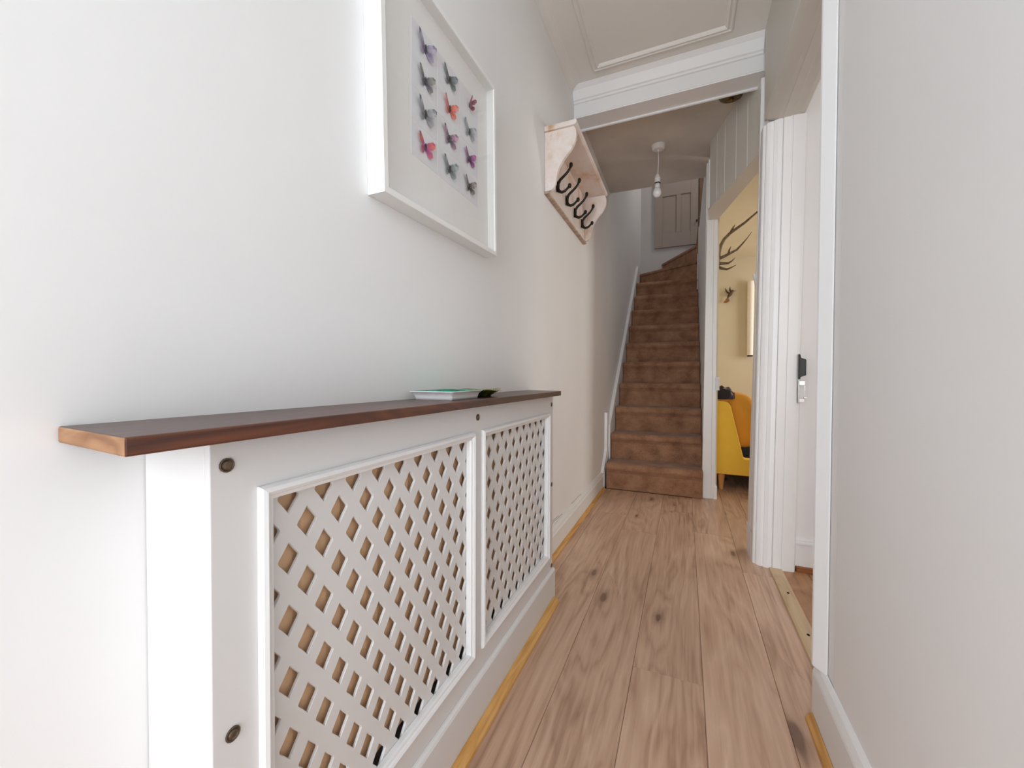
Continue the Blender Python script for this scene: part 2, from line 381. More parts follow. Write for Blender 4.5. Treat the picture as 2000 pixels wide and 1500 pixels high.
# ---------------------------------------------------------------- floors with single planks
def plank_mesh(w, l):
    c = 0.0016; g_ = 0.0004
    x0, x1, y0, y1 = g_, w-g_, g_, l-g_
    vs = [(x0, y0, -0.012), (x1, y0, -0.012), (x1, y1, -0.012), (x0, y1, -0.012),
          (x0, y0, -c), (x1, y0, -c), (x1, y1, -c), (x0, y1, -c),
          (x0+c, y0+c*0.2, 0), (x1-c, y0+c*0.2, 0), (x1-c, y1-c*0.2, 0), (x0+c, y1-c*0.2, 0)]
    fs = [(3, 2, 1, 0), (0, 1, 5, 4), (1, 2, 6, 5), (2, 3, 7, 6), (3, 0, 4, 7), (4, 5, 9, 8), (5, 6, 10, 9), (6, 7, 11, 10), (7, 4, 8, 11), (8, 9, 10, 11)]
    return MB().add(vs, fs)
def planks(root, x0, x1, y0, y1, joints, mat):
    ys = [y0]+[j for j in joints if y0+0.05 < j < y1-0.05]+[y1]
    for a, b in zip(ys, ys[1:]):
        o = plank_mesh(x1-x0, b-a).build('plank', mat, root); o.location = Vector((x0, a, 0))
fl = struct(box('floor', (WL, -2.15, -0.10), (3.0, END, -0.012), M['subfloor']), 'pinkish brown oak plank floor of the hallway')
EDG = [WL, -0.505, -0.319, -0.133, 0.055, 0.241, 0.354]
JT = [[-0.75, 0.40, 2.20], [-1.2, 0.35, 2.55], [-1.1, 0.55, 2.30], [-0.6, 1.215, 2.75], [-1.0, 0.62, 2.42], [-0.5, 0.75, 2.0]]
for i in range(6):
    planks(fl, EDG[i], EDG[i+1], -2.1, 3.10 if i < 4 else 3.40, JT[i], M['floor'])
for i, (x0, x1) in enumerate(((0.241, 0.428), (0.428, 0.615), (0.615, 0.802), (0.802, 0.99), (0.99, 1.18), (1.18, 1.4))):
    planks(fl, x0, x1, (2.20 if i else 3.40), END, [3.0+0.37*(i % 3), 4.3+0.2*i], M['floor'])
planks(fl, 0.354, 0.428, 2.20, 3.40, [], M['floor'])
planks(fl, 1.4, 3.0, 2.20, END, [], M['floor'])
planks(fl, 0.2145, 0.241, 3.40, END, [], M['floor'])
fl2 = struct(box('floor', (0.403, -1.0, -0.0118), (0.404, 2.13, -0.0117), M['subfloor']), 'orange brown plank floor of the front room')
for i, (x0, x1) in enumerate(((0.402, 0.50), (0.50, 0.69), (0.69, 0.88), (0.88, 1.07))):
    planks(fl2, x0, x1, -1.0, 2.13, [0.3+0.5*(i % 2), 1.72-0.31*(i % 3)], M['floor2'])
planks(fl2, 1.07, 2.7, -1.0, 2.13, [], M['floor2'])

# threshold strip with nail holes
th = MB().prism([(0.352, 0.0), (0.354, 0.007), (0.362, 0.009), (0.394, 0.009), (0.402, 0.006), (0.404, 0.0)], 'Y', 1.205, 2.095).build('trim_1', M['pine'])
struct(th, 'pale pine threshold strip between the two floors')
for y in (1.58, 1.86):
    h = MB().lathe([(0.0045, 0), (0.0045, 0.0004)], (0, 0, 0), 10).build('nail', M['dark'], th); h.location = (0.380, y, 0.009); h.scale = (1.0, 1.5, 1)

# ---------------------------------------------------------------- trims: cove, ceiling moulding, beam
cv = [(WL, CEIL)]+[(WL+0.055-0.055*math.cos(a), CEIL-0.055+0.055*math.sin(a)) for a in [PI/2*(1-k/6) for k in range(7)]]
struct(MB().prism([(WL, CEIL), (WL+0.05, CEIL)]+[(WL+0.05-0.05*math.sin(a), CEIL-0.05+0.05*math.cos(a)) for a in [PI/2*k/6 for k in range(1, 7)]], 'Y', -2.05, 2.157).build('trim_2', M['ceil'], smooth=False), 'small plaster cove along the top of the left wall')
pr = [(0, 0), (0.006, -0.010), (0.012, -0.012), (0.018, -0.006), (0.022, -0.008), (0.028, -0.012), (0.034, -0.007), (0.040, 0)]
x0, x1, y0, y1 = -0.455, 0.190, 0.2, 2.105
fr = []
for cx, cy, dx, dy in ((x0, y0, 1, 1), (x1, y0, -1, 1), (x1, y1, -1, -1), (x0, y1, 1, -1)):
    fr.append((Vector((cx, cy, CEIL)), Vector((dx, dy, 0)), Vector((0, 0, 1))))
struct(MB().sweep(pr, fr, closed=True).build('trim_3', M['ceil']), 'white rectangular moulding on the hallway ceiling')
bm_root = sroot('trim_4', (0, 2.24, 2.3), 'white painted beam with a cornice crossing the hallway')
box('beam_core', (WL, 2.215, 2.287), (0.335, 2.33, CEIL), M['satin'], bm_root)
MB().prism([(2.215, 2.366), (2.206, 2.368), (2.204, 2.376), (2.196, 2.380), (2.190, 2.392), (2.176, 2.420), (2.160, 2.436), (2.158, CEIL), (2.215, CEIL)], 'X', WL, 0.3235).build('beam_cornice', M['satin'], bm_root, 0.0015)
MB().prism([(2.209, 2.287), (2.207, 2.291), (2.211, 2.296), (2.215, 2.296), (2.215, 2.287)], 'X', WL, 0.325).build('beam_bead', M['satin'], bm_root)
MB().prism([(2.318, 2.287), (2.318, 2.279), (2.326, 2.277), (2.330, 2.281), (2.330, 2.287)], 'X', WL, 0.325).build('beam_bead', M['gloss'], bm_root)

# ---------------------------------------------------------------- skirting boards and beads
bl = sroot('baseboard_left', (WL, 2.3, 0), 'white skirting board on the left wall beyond the radiator cabinet')
MB().prism([(WL, 0), (WL+0.020, 0), (WL+0.020, 0.098), (WL+0.016, 0.104), (WL+0.013, 0.116), (WL+0.006, 0.128), (WL, 0.132)], 'Y', 1.464, 3.07).build('skirting_board', M['satin'], bl, 0.001)
MB().prism([(WL+0.020, 0), (WL+0.037, 0), (WL+0.036, 0.006), (WL+0.030, 0.015), (WL+0.022, 0.020), (WL+0.020, 0.020)], 'Y', 1.464, 3.07).build('bead_strip', M['bead'], bl, 0.001)
crk = MB()
for (ya, yb, zz) in ((1.62, 2.02, 0.150), (1.70, 1.95, 0.160), (2.2, 2.75, 0.136)):
    pts = [(WL+0.0004, ya+(yb-ya)*i/12, zz-0.012*i/12+0.006*noise.noise(Vector((i*0.7, zz*40, 0)))) for i in range(13)]
    crk.tube(pts, [0.0007+0.0014*abs(noise.noise(Vector((i*0.9, 3, zz)))) for i in range(13)], 5)
struct(crk.build('trim_5', plain('plaster_crack', (0.20, 0.17, 0.14), 0.9)), 'cracked plaster line above the left skirting board')
# white capping that rises from the skirting to the stair string
cap = sroot('trim_6', (WL, 3.15, 0.1), 'white capping strip rising from the skirting to the stair string')
def strip(pts, w, t, name, mat, parent):
    """flat strip lying on the left wall along (y,z) points."""
    mb = MB(); k = len(pts); vs = []
    for i, (y, z) in enumerate(pts):
        a = Vector(pts[max(i-1, 0)]); b = Vector(pts[min(i+1, k-1)]); d = (b-a).normalized(); nrm = Vector((-d.y, d.x))
        for sx, sw in ((0, -1), (t, -0.8), (t, 0.8), (0, 1)): vs.append((WL+sx, y+nrm.x*w/2*sw, z+nrm.y*w/2*sw))
    fs = [(j*4+i, j*4+(i+1) % 4, (j+1)*4+(i+1) % 4, (j+1)*4+i) for j in range(k-1) for i in range(4)]+[(3, 2, 1, 0), tuple((k-1)*4+i for i in range(4))]
    return mb.add(vs, fs).build(name, mat, parent, 0.0015)
strip([(3.075, 0.118), (3.215, 0.262), (3.225, 0.285), (3.225, 0.572)], 0.026, 0.022, 'capping', M['gloss'], cap)
strip([(3.262, 0.300), (3.262, 0.565)], 0.016, 0.018, 'capping', M['satin'], cap)

br = sroot('baseboard_right', (WR, 0.2, 0), 'white skirting board along the foot of the right wall')
MB().prism([(WR, 0), (WR-0.018, 0), (WR-0.018, 0.118), (WR-0.0165, 0.124), (WR-0.010, 0.138), (WR-0.004, 0.144), (WR, 0.146)], 'Y', -2.05, 1.210).build('skirting_board', M['satin'], br, 0.001)
MB().prism([(WR-0.0185, 0), (WR-0.034, 0), (WR-0.033, 0.007), (WR-0.028, 0.015), (WR-0.021, 0.019), (WR-0.0185, 0.019)], 'Y', -2.05, 1.200).build('bead_strip', M['bead'], br, 0.001)
MB().box((0.455, 2.112, 0.022), (2.7, 2.13, 0.132)).box((0.455, 2.106, 0.118), (2.7, 2.13, 0.126)).build('skirting_board', M['satin'], sroot('baseboard_partition', (0.5, 2.12, 0), 'white skirting board at the foot of the partition'), 0.001)
struct(MB().box((0.458, 2.098, 0), (2.7, 2.128, 0.022)).build('trim_7', M['brownlath'], None, 0.002), 'brown strip under the partition skirting')

# ---------------------------------------------------------------- doorway to the front room
d1 = sroot('door_1', (0.36, 1.65, 0), 'white doorway with fluted jamb leading to the front room')
LEAN = 0.0105        # the old frame leans a little out of plumb
# far jamb: outline seen from above, extruded to the head
jam = [(0.292, 2.190), (0.292, 2.134), (0.294, 2.126), (0.299, 2.121), (0.303, 2.120), (0.304, 2.112), (0.309, 2.107), (0.318, 2.101), (0.327, 2.0975), (0.329, 2.100), (0.331, 2.096), (0.345, 2.0895), (0.363, 2.0865)]
MB().prism(jam+[(0.363, 2.190)], 'Z', 0, 1.985).shear(LEAN).build('architrave', M['gloss'], d1, 0.0012)
MB().prism([(0.3632, 2.190), (0.3632, 2.0835), (0.366, 2.0810), (0.396, 2.0830), (0.3985, 2.0842), (0.3985, 2.190)], 'Z', 0, 1.985).shear(LEAN).build('door_stop', M['gloss'], d1, 0.001)
MB().prism([(0.3988, 2.190), (0.3988, 2.086), (0.4005, 2.0848), (0.436, 2.0875), (0.447, 2.090), (0.4505, 2.095), (0.4505, 2.112), (0.456, 2.114), (0.456, 2.190)], 'Z', 0, 1.985).shear(LEAN).build('jamb_lining', M['gloss'], d1, 0.001)
# head: the same three pieces run along the top of the opening
hp = [(x+0.014, z) for x, z in [(0.302, 2.034), (0.300, 2.022), (0.303, 2.012), (0.311, 2.003), (0.322, 1.997), (0.334, 1.992), (0.350, 1.986), (0.365, 1.983), (0.3655, 1.981), (0.396, 1.981), (0.3975, 1.984), (0.432, 1.985), (0.448, 1.990), (0.455, 2.000), (0.456, 2.034)]]
MB().prism(hp, 'Y', 1.20, 2.11).build('head_lining', M['grey_paint'], d1, 0.0012)
# near jamb and its casing on the hall face
MB().box((WR+0.001, 1.12, 0), (0.432, 1.205, 2.03)).build('jamb_lining', M['gloss'], d1, 0.002)
MB().prism([(WR, 1.160), (WR-0.003, 1.163), (WR-0.0215, 1.191), (WR-0.0230, 1.197), (WR-0.020, 1.205), (WR-0.013, 1.208), (WR, 1.208)], 'Z', 0.142, 2.10).build('casing', M['gloss'], d1, 0.0015)
# rim latch keep (black) and chrome keep below it, on the far jamb's edge
mb = MB().prism([(0.451, 0.845), (0.451, 0.955), (0.455, 0.950), (0.457, 0.938), (0.476, 0.930), (0.476, 0.862), (0.457, 0.856), (0.455, 0.846)], 'Y', 2.070, 2.100)
mb.build('latch_keep', M['blackmetal'], d1, 0.002)['label'] = 'black box keep of the latch'
ck = MB().box((0.450, 2.078, 0.742), (0.4535, 2.100, 0.842)).box((0.4535, 2.078, 0.820), (0.474, 2.098, 0.838)).box((0.4535, 2.078, 0.744), (0.473, 2.098, 0.762))
ck.box((0.471, 2.076, 0.762), (0.4745, 2.080, 0.820)).box((0.468, 2.070, 0.764), (0.481, 2.080, 0.769))
ck.build('latch_keep', M['chrome'], d1, 0.001)['label'] = 'open chrome keep under the black one'

# ---------------------------------------------------------------- doorway to the living room (set at an angle)
d2 = sroot('door_2', (0.2, 2.9, 0), 'white angled doorway to the living room under a boarded panel')
def tapered(x0, x1, X0, X1, ya, yb, z0, z1):
    return MB().add([(x0, ya, z0), (x1, ya, z0), (x1, yb, z0), (x0, yb, z0), (X0, ya, z1), (X1, ya, z1), (X1, yb, z1), (X0, yb, z1)],
                    [(3, 2, 1, 0), (4, 5, 6, 7), (0, 1, 5, 4), (1, 2, 6, 5), (2, 3, 7, 6), (3, 0, 4, 7)])
tapered(0.118, 0.178, 0.131, 0.176, 3.13, 3.20, 0, 1.955).build('post', M['gloss'], d2, 0.003)
tapered(0.178, 0.204, 0.176, 0.1985, 3.136, 3.20, 0, 1.955).build('post_lining', M['gloss'], d2, 0.002)
box('plinth_block', (0.190, 3.128, 0), (0.214, 3.20, 0.092), M['gloss'], d2, 0.003)
kp = MB().box((0.196, 3.118, 0.764), (0.199, 3.136, 0.860)).box((0.199, 3.118, 0.764), (0.221, 3.133, 0.776)).box((0.199, 3.118, 0.842), (0.223, 3.133, 0.856)).box((0.218, 3.118, 0.776), (0.2205, 3.133, 0.842)).box((0.199, 3.1315, 0.776), (0.218, 3.133, 0.842))
kp.build('latch_keep', M['satin'], d2, 0.001)['label'] = 'white painted latch keep on the post'
A = Vector((0.131, 2.955)); D = Vector((0.285, -0.9585)).normalized(); Nn = Vector((-D.y, D.x))   # hall face of the header runs along D
hd = [(0.131, 2.955), (0.146, 3.128), (0.200, 3.146), (0.345, 2.538), (0.425, 2.190), (0.358, 2.190)]
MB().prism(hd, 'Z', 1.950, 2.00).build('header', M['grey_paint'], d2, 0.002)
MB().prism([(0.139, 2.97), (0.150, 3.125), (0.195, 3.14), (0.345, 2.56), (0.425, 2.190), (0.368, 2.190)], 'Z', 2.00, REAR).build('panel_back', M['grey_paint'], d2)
ts = [0.030, 0.152, 0.272, 0.425, 0.560, 0.690, 0.795]
for a, b in zip(ts, ts[1:]):
    p = A+D*(a+0.0015); q = A+D*(b-0.0015)
    inn = Vector((-Nn.x, -Nn.y)) if Nn.x < 0 else Nn
    out = -inn
    c = 0.003
    pts = [p+inn*0.0079, p+out*(0.004-c), p+D*c+out*0.004, q-D*c+out*0.004, q+out*(0.004-c), q+inn*0.0079]
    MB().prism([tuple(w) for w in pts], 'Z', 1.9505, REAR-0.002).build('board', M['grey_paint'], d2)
# the short upright that stands proud at the far end of the boards
MB().add([(0.129, 2.925, 1.952), (0.182, 2.925, 1.992), (0.182, 2.965, 1.992), (0.129, 2.965, 1.952), (0.128, 2.925, 2.272), (0.182, 2.925, 2.272), (0.182, 2.965, 2.272), (0.128, 2.965, 2.272)],
         [(3, 2, 1, 0), (4, 5, 6, 7), (0, 1, 5, 4), (1, 2, 6, 5), (2, 3, 7, 6), (3, 0, 4, 7)]).build('upright', M['satin'], d2, 0.003)
# near lining of the doorway and the tall cover board under the beam
MB().box((0.292, 2.1905, 0), (0.320, 2.212, 2.245)).shear(0.0095).build('cover_board', M['gloss'], d2, 0.002)
MB().box((0.290, 2.2125, 0.0), (0.330, 2.285, 1.948)).shear(0.018).build('lining', M['gloss'], d2, 0.003)
MB().prism([(0.2895, 2.150), (0.2915, 2.134), (0.2915, 2.290), (0.2895, 2.290)], 'Z', 0, 0.135).build('plinth_block', M['satin'], d2)
ct = MB().prism([(0.315, 1.290), (0.329, 1.315), (0.329, 1.395), (0.318, 1.398), (0.316, 1.362), (0.303, 1.362), (0.309, 1.332)], 'Y', 2.286, 2.306)
ct.build('door_catch', M['gloss'], d2, 0.002)['label'] = 'white hooked door catch'

# ---------------------------------------------------------------- cupboard door at the top of the stairs
d3 = sroot('door_3', (-0.13, END, 2.6), 'panelled cupboard door in the wall at the top of the stairs')
Yd = END-0.030
MB().box((-0.400, Yd+0.012, 2.615), (0.140, END-0.001, 4.2)).build('door_panel', M['cupboard'], d3)
for nm, a, b in (('stile', (-0.400, Yd, 2.615), (-0.300, Yd+0.012, 4.2)), ('stile', (0.050, Yd, 2.615), (0.140, Yd+0.012, 4.2)), ('muntin', (-0.125, Yd, 2.80), (-0.070, Yd+0.012, 3.30)),
                 ('rail', (-0.300, Yd, 2.615), (0.050, Yd+0.012, 2.80)), ('rail', (-0.300, Yd, 3.30), (0.050, Yd+0.012, 3.55))):
    box(nm, a, b, M['cupboard'], d3, 0.003)
box('dark_gap_strip', (0.150, Yd-0.01, 2.60), (0.215, END-0.001, 4.2), M['gapbrown'], d3, 0.003)  # brown upright whose tone stands in for the dark gap beside the door
MB().box((0.118, Yd-0.008, 2.905), (0.132, Yd, 2.925)).tube([(0.125, Yd-0.004, 2.915), (0.125, Yd-0.03, 2.915), (0.118, Yd-0.035, 2.915)], 0.009, 8).build('knob', M['blackmetal'], d3)
MB().tube([(0.150, Yd-0.016, 2.955), (0.190, Yd-0.018, 2.958)], 0.004, 6).build('latch_bar', M['chrome'], d3)

# ---------------------------------------------------------------- staircase
st = thing('staircase', 'steep brown carpeted staircase climbing away at the end of the hallway', 'staircase', (-0.2, 3.1, 0))
XL, XR = -0.548, 0.124
RISE, GO, Y0 = 0.2, 0.222, 3.095
for k in range(1, 11):
    yf = Y0+GO*(k-1); z1 = RISE*k; z0 = 0.0 if k == 1 else RISE*(k-1)-0.03
    yb = yf+GO+0.035
    arc = [(yf+0.012-0.028*math.sin(R(q_)), z1-0.030+0.030*math.cos(R(q_))) for q_ in (150, 125, 100, 80, 60, 40, 20, 0)]
    n = [(yf+0.008, z0), (yf+0.008, z1-0.075)]+arc+[(yb, z1-0.002), (yb, z0)]
    o = MB().prism(n, 'X', XL, XR, 0).build('step', M['carpet'], st, 0.008, 3)
def winder(pts, z0, z1, ov):
    """pts: outline from above; the first two points are the nosing edge."""
    o = MB().prism(pts, 'Z', z0, z1-0.036).build('step', M['carpet'], st, 0.004)
    a, b = Vector(pts[0]), Vector(pts[1]); d = (b-a).normalized(); nn = Vector((d.y, -d.x))
    if nn.y > 0: nn = -nn
    top = [tuple(a+nn*ov), tuple(b+nn*ov)]+list(pts[2:])
    MB().prism(top, 'Z', z1-0.036, z1).build('tread', M['carpet'], o, 0.012, 3)
winder([(0.118, 5.09), (XL, 5.50), (XL, END-0.002), (0.118, END-0.002)], 1.96, 2.2, 0.014)
winder([(0.118, 5.16), (-0.30, END-0.004), (0.118, END-0.002)], 2.2, 2.4, 0.014)
box('landing', (0.1185, 5.16, 2.505), (1.09, END-0.002, 2.60), M['carpet'], st, 0.006)
box('landing_riser', (0.1185, 5.16, 2.2), (0.203, END-0.002, 2.504), M['carpet'], st, 0.003)
# wall string: its white top edge follows the flight up the left wall
zs = lambda y: RISE*((y-Y0)/GO+1)+0.075
strg = [(3.30, 0.02), (3.30, 0.30), (3.31, zs(3.31)), (5.32, zs(5.32)-0.02), (END-0.003, 2.255), (END-0.003, 1.9), (5.3, 1.9)]
MB().prism(strg, 'X', WL+0.001, WL+0.030).build('string', M['satin'], st, 0.003)
MB().prism([(3.09, 0), (3.09, 0.11), (3.30, 0.29), (3.30, 0)], 'X', WL+0.001, WL+0.024).build('string', M['satin'], st, 0.002)
MB().prism([(-0.55, 2.19), (-0.55, 2.262), (-0.285, 2.290), (-0.285, 2.36), (-0.262, 2.36), (-0.262, 2.19)], 'Y', END-0.016, END-0.001).build('string', M['satin'], st, 0.002)
# drop newel at the turn
nw = MB().box((0.126, 5.085, 1.87), (0.168, 5.145, 2.58)).box((0.116, 5.081, 1.865), (0.126, 5.149, 2.27)).build('newel_post', M['grey_paint'], st, 0.003)

# ---------------------------------------------------------------- radiator cabinet
rc = thing('radiator_cabinet', 'long white radiator cabinet with lattice panels and a dark wooden top', 'radiator cabinet', (-0.52, 0.86, 0))
XF = -0.459; YN, YF = 0.261, 1.462; TOP = 0.782
OP = [(0.322, 0.826), (0.884, 1.398)]; ZB, ZT = 0.188, 0.710
bd = MB(); th_ = 0.009
ys = [YN, OP[0][0], OP[0][1], OP[1][0], OP[1][1], YF]; zs_ = [0.0, ZB, ZT, TOP]
holes = {(1, 1), (3, 1)}
vid = {}
def vv(i, j, s_):
    k = (i, j, s_)
    if k not in vid: vid[k] = len(bd.v); bd.v.append((XF-(th_ if s_ else 0), ys[i], zs_[j]))
    return vid[k]
def cell(i, j): return 0 <= i < 5 and 0 <= j < 3 and (i, j) not in holes
for i in range(5):
    for j in range(3):
        if not cell(i, j): continue
        for s_ in (0, 1): bd.f.append((vv(i, j, s_), vv(i+1, j, s_), vv(i+1, j+1, s_), vv(i, j+1, s_))); bd.mi.append(0)
        for (di, dj, e) in ((-1, 0, ((i, j), (i, j+1))), (1, 0, ((i+1, j), (i+1, j+1))), (0, -1, ((i, j), (i+1, j))), (0, 1, ((i, j+1), (i+1, j+1)))):
            if not cell(i+di, j+dj):
                (a, b), (c, d) = e; bd.f.append((vv(a, b, 0), vv(c, d, 0), vv(c, d, 1), vv(a, b, 1))); bd.mi.append(0)
bd.build('front_panel', M['cabinet'], rc, 0.0012)
box('side_panel', (WL+0.001, YN, 0), (XF-th_, YN+0.018, TOP), M['cabinet'], rc, 0.0015)
box('side_panel', (WL+0.001, YF-0.018, 0), (XF-th_, YF, TOP), M['gloss'], rc, 0.0015)
# lattice sheets
def lattice(y0, y1, z0, z1):
    A_, B_ = 0.02765, 0.0404; Yc, Zc = 0.3877, 0.654; a_, b_ = 0.0163, 0.0222
    X0 = XF-th_-0.0004; dep = 0.0045
    mb = MB(); m = 4
    # hole outline, one quadrant from top (0,b) to right (a,0), the side corners rounded
    q = [(0.0, 1.0), (0.10, 0.90), (0.62, 0.38), (0.90, 0.13)]
    quad = [(u*a_, v*b_) for u, v in q]
    quad2 = [(0.97*a_, 0.0)]
    outl = []
    outl += quad; outl += quad2
    outl += [(x, -z) for x, z in reversed(quad)][0:4]
    right = quad+quad2+[(x, -z) for x, z in reversed(quad)]      # top ... bottom, 9 points
    left = [(-x, z) for x, z in reversed(right)][1:-1]
    hole = right+left                                            # 16 points
    side = [(A_*t, B_*(1-t)) for t in (0, 0.25, 0.5, 0.75)]
    rr = side+[(A_, 0)]+[(x, -z) for x, z in reversed(side)]
    ll = [(-x, z) for x, z in reversed(rr)][1:-1]
    outer = rr+ll
    N = len(hole)
    ni = int(1.8/A_)
    for j in range(-16, 3):
        for i in range(-4, ni):
            cy = Yc+A_*i; cz = Zc+B_*j
            if (i+j) % 2: continue
            if cy < y0 or cy > y1 or cz < z0 or cz > z1: continue
            vs = []
            for (X, pts, sc) in ((X0, outer, 1), (X0, hole, 1.0), (X0-0.0012, hole, 0.95), (X0-dep, hole, 0.94), (X0-dep, outer, 1)):
                vs += [(X, cy+y*sc, cz+z*sc) for y, z in pts]
            fs = []
            for r_ in range(4):
                fs += [(r_*N+t, r_*N+(t+1) % N, (r_+1)*N+(t+1) % N, (r_+1)*N+t) for t in range(N)]
            mb.add(vs, fs)
    return mb
lattice(0.300, 0.832, 0.165, 0.735).build('lattice_panel', M['cabinet'], rc, weld=True)
lattice(0.868, 1.425, 0.165, 0.735).build('lattice_panel', M['cabinet'], rc, weld=True)
# mouldings around the two openings
mp = [(-0.0105, 0.0), (-0.0105, 0.004), (-0.008, 0.0085), (-0.003, 0.0100), (0.001, 0.0075), (0.003, 0.005), (0.007, 0.004), (0.0085, 0.000), (0.0085, -0.0089), (0.0008, -0.0089), (0.0005, 0.0)]
for (a, b) in OP:
    fr = []
    for cy, cz, dy, dz in ((a, ZB, 1, 1), (b, ZB, -1, 1), (b, ZT, -1, -1), (a, ZT, 1, -1)):
        fr.append((Vector((XF+0.0003, cy, cz)), Vector((0, dy, dz)), Vector((1, 0, 0))))
    MB().sweep(mp, fr, closed=True).build('moulding', M['gloss'], rc)
# plinth with its bead, and the honey coloured bead on the floor
MB().prism([(XF+0.0002, 0), (XF+0.011, 0), (XF+0.011, 0.116), (XF+0.0085, 0.121), (XF+0.004, 0.124), (XF+0.0002, 0.125)], 'Y', YN, YF+0.002).build('plinth', M['cabinet'], rc, 0.0008)
MB().prism([(XF+0.0112, 0), (XF+0.033, 0), (XF+0.032, 0.008), (XF+0.026, 0.012), (XF+0.020, 0.019), (XF+0.0112, 0.022)], 'Y', YN-0.02, 1.450).build('bead_strip', M['bead'], rc, 0.001)['label'] = 'honey coloured wooden bead along the floor'
# wooden top
tp = [(WL+0.001, 0.190), (-0.425, 0.177), (-0.425, 1.452), (-0.428, 1.460), (-0.436, 1.466), (-0.450, 1.470), (WL+0.001, 1.520)]
o = MB().prism(tp, 'Z', TOP+0.0003, 0.799)
tpo = o.build('top', [M['walnut'], M['endgrain']], rc, 0.002, 2)
for p in tpo.data.polygons:
    if p.normal.y < -0.9: p.material_index = 1
tpo['label'] = 'dark stained wooden top with a pale sawn end'
# screws in countersunk cups
for (y, z) in ((0.278, 0.753), (0.282, 0.452), (0.857, 0.753), (1.441, 0.748), (1.446, 0.446), (1.450, 0.136)):
    s_ = MB().lathe([(0.0080, 0), (0.0081, 0.0014), (0.0070, 0.0017), (0.0058, 0.0008), (0.0054, 0.0008), (0.0048, 0.0024), (0.0028, 0.0032), (0.0006, 0.0033)], (0, 0, 0), 14)
    s_.xf(Matrix.Translation((XF+0.0002, y, z)) @ Matrix.Rotation(PI/2, 4, 'Y'))
    s_.build('screw', M['screw'], rc)

# radiator behind the lattice
rd = thing('radiator', 'tan panel radiator seen through the white lattice', 'radiator', (-0.54, 0.86, 0.14))
pf = []; k = 0; y = 0.30
prof = []
while y < 1.28:
    prof += [(-0.4812, y), (-0.480, y+0.006), (-0.480, y+0.032), (-0.4812, y+0.038)]; y += 0.0405
pts = prof+[(-0.545, prof[-1][1]), (-0.545, prof[0][1])]
MB().prism([(x, yy) for x, yy in pts], 'Z', 0.205, 0.735).build('radiator_panel', M['radiator'], rd)
MB().tube([(-0.53, 1.25, 0.24), (-0.53, 1.36, 0.24), (-0.53, 1.37, 0.24), (-0.53, 1.37, 0.0)], 0.008, 8).build('pipe', M['radiator'], rd)
box('bracket', (WL+0.0015, 0.5, 0.3), (-0.545, 0.53, 0.6), M['radiator'], rd)
box('bracket', (WL+0.0015, 1.2, 0.3), (-0.545, 1.23, 0.6), M['radiator'], rd)

# ---------------------------------------------------------------- framed picture
pf_ = thing('picture_frame', 'deep white square picture frame with rows of small butterflies on the left wall', 'picture', (WL, 0.872, 1.474))
tilt = R(1.6); C0 = Vector((0, 0.8725, 1.4735)); HS = 0.2555; XFf = -0.540; BW = 0.0135
def tl(y, z):
    return (C0.y+y*math.cos(tilt)-z*math.sin(tilt), C0.z+y*math.sin(tilt)+z*math.cos(tilt))
frp = [(0, 0), (0, 0.0405), (0.001, 0.0415), (BW-0.001, 0.0415), (BW, 0.0405), (BW, 0.0)]
fr = []
for sy, sz in ((-1, -1), (1, -1), (1, 1), (-1, 1)):
    y, z = tl(sy*HS, sz*HS); y2, z2 = tl(sy*(HS-1), sz*(HS-1))
    fr.append((Vector((WL+0.0005, y, z)), Vector((0, y2-y, z2-z)), Vector((1, 0, 0))))
MB().sweep(frp, fr, closed=True).build('frame', M['frame'], pf_)
hi = HS-BW
def quadbox(h, xa, xb):
    p = [tl(-h, -h), tl(h, -h), tl(h, h), tl(-h, h)]; return MB().prism(p, 'X', xa, xb)
quadbox(hi-0.0002, WL+0.001, -0.5645).build('mount', M['matboard'], pf_)
quadbox(hi-0.0002, -0.5440, -0.5425).build('glass_pane', M['glass'], pf_)
cols = [0.790, 0.895, 0.9985]; rows = [1.613, 1.539, 1.463, 1.386]
XC = -0.5645
tones = {(0, 0): ((0.20, 0.15, 0.30), (0.55, 0.52, 0.60)), (0, 1): ((0.09, 0.08, 0.14), (0.40, 0.40, 0.34)), (0, 2): ((0.18, 0.19, 0.20), (0.52, 0.54, 0.56)), (0, 3): ((0.42, 0.08, 0.30), (0.80, 0.22, 0.14)),
         (1, 0): ((0.09, 0.10, 0.11), (0.30, 0.38, 0.38)), (1, 1): ((0.62, 0.08, 0.05), (0.85, 0.33, 0.27)), (1, 2): ((0.05, 0.05, 0.06), (0.66, 0.38, 0.52)), (1, 3): ((0.13, 0.14, 0.15), (0.45, 0.52, 0.53)),
         (2, 0): ((0.16, 0.04, 0.06), (0.52, 0.16, 0.22)), (2, 1): ((0.20, 0.21, 0.23), (0.60, 0.62, 0.65)), (2, 2): ((0.12, 0.03, 0.14), (0.62, 0.22, 0.45)), (2, 3): ((0.06, 0.04, 0.04), (0.45, 0.40, 0.36))}
def wingmat(i, j):
    a, b = tones[(i, j)]
    t = NT('butterfly_print'); tc = t.n('ShaderNodeTexCoord'); ln = t.n('ShaderNodeVectorMath', operation='LENGTH'); t.l(tc.outputs['Object'], ln.inputs[0])
    n = t.noise(tc.outputs['Object'], 90, 3)
    f = t.math('ADD', t.math('MULTIPLY', ln.outputs['Value'], 26.0), t.math('MULTIPLY', t.math('SUBTRACT', n, 0.5), 0.9))
    t.col(t.ramp(f, [(0.15, a), (0.55, tuple((p+q)/2 for p, q in zip(a, b))), (0.80, b), (1.0, a)])); t.rough(0.7, 0.2); return t.m
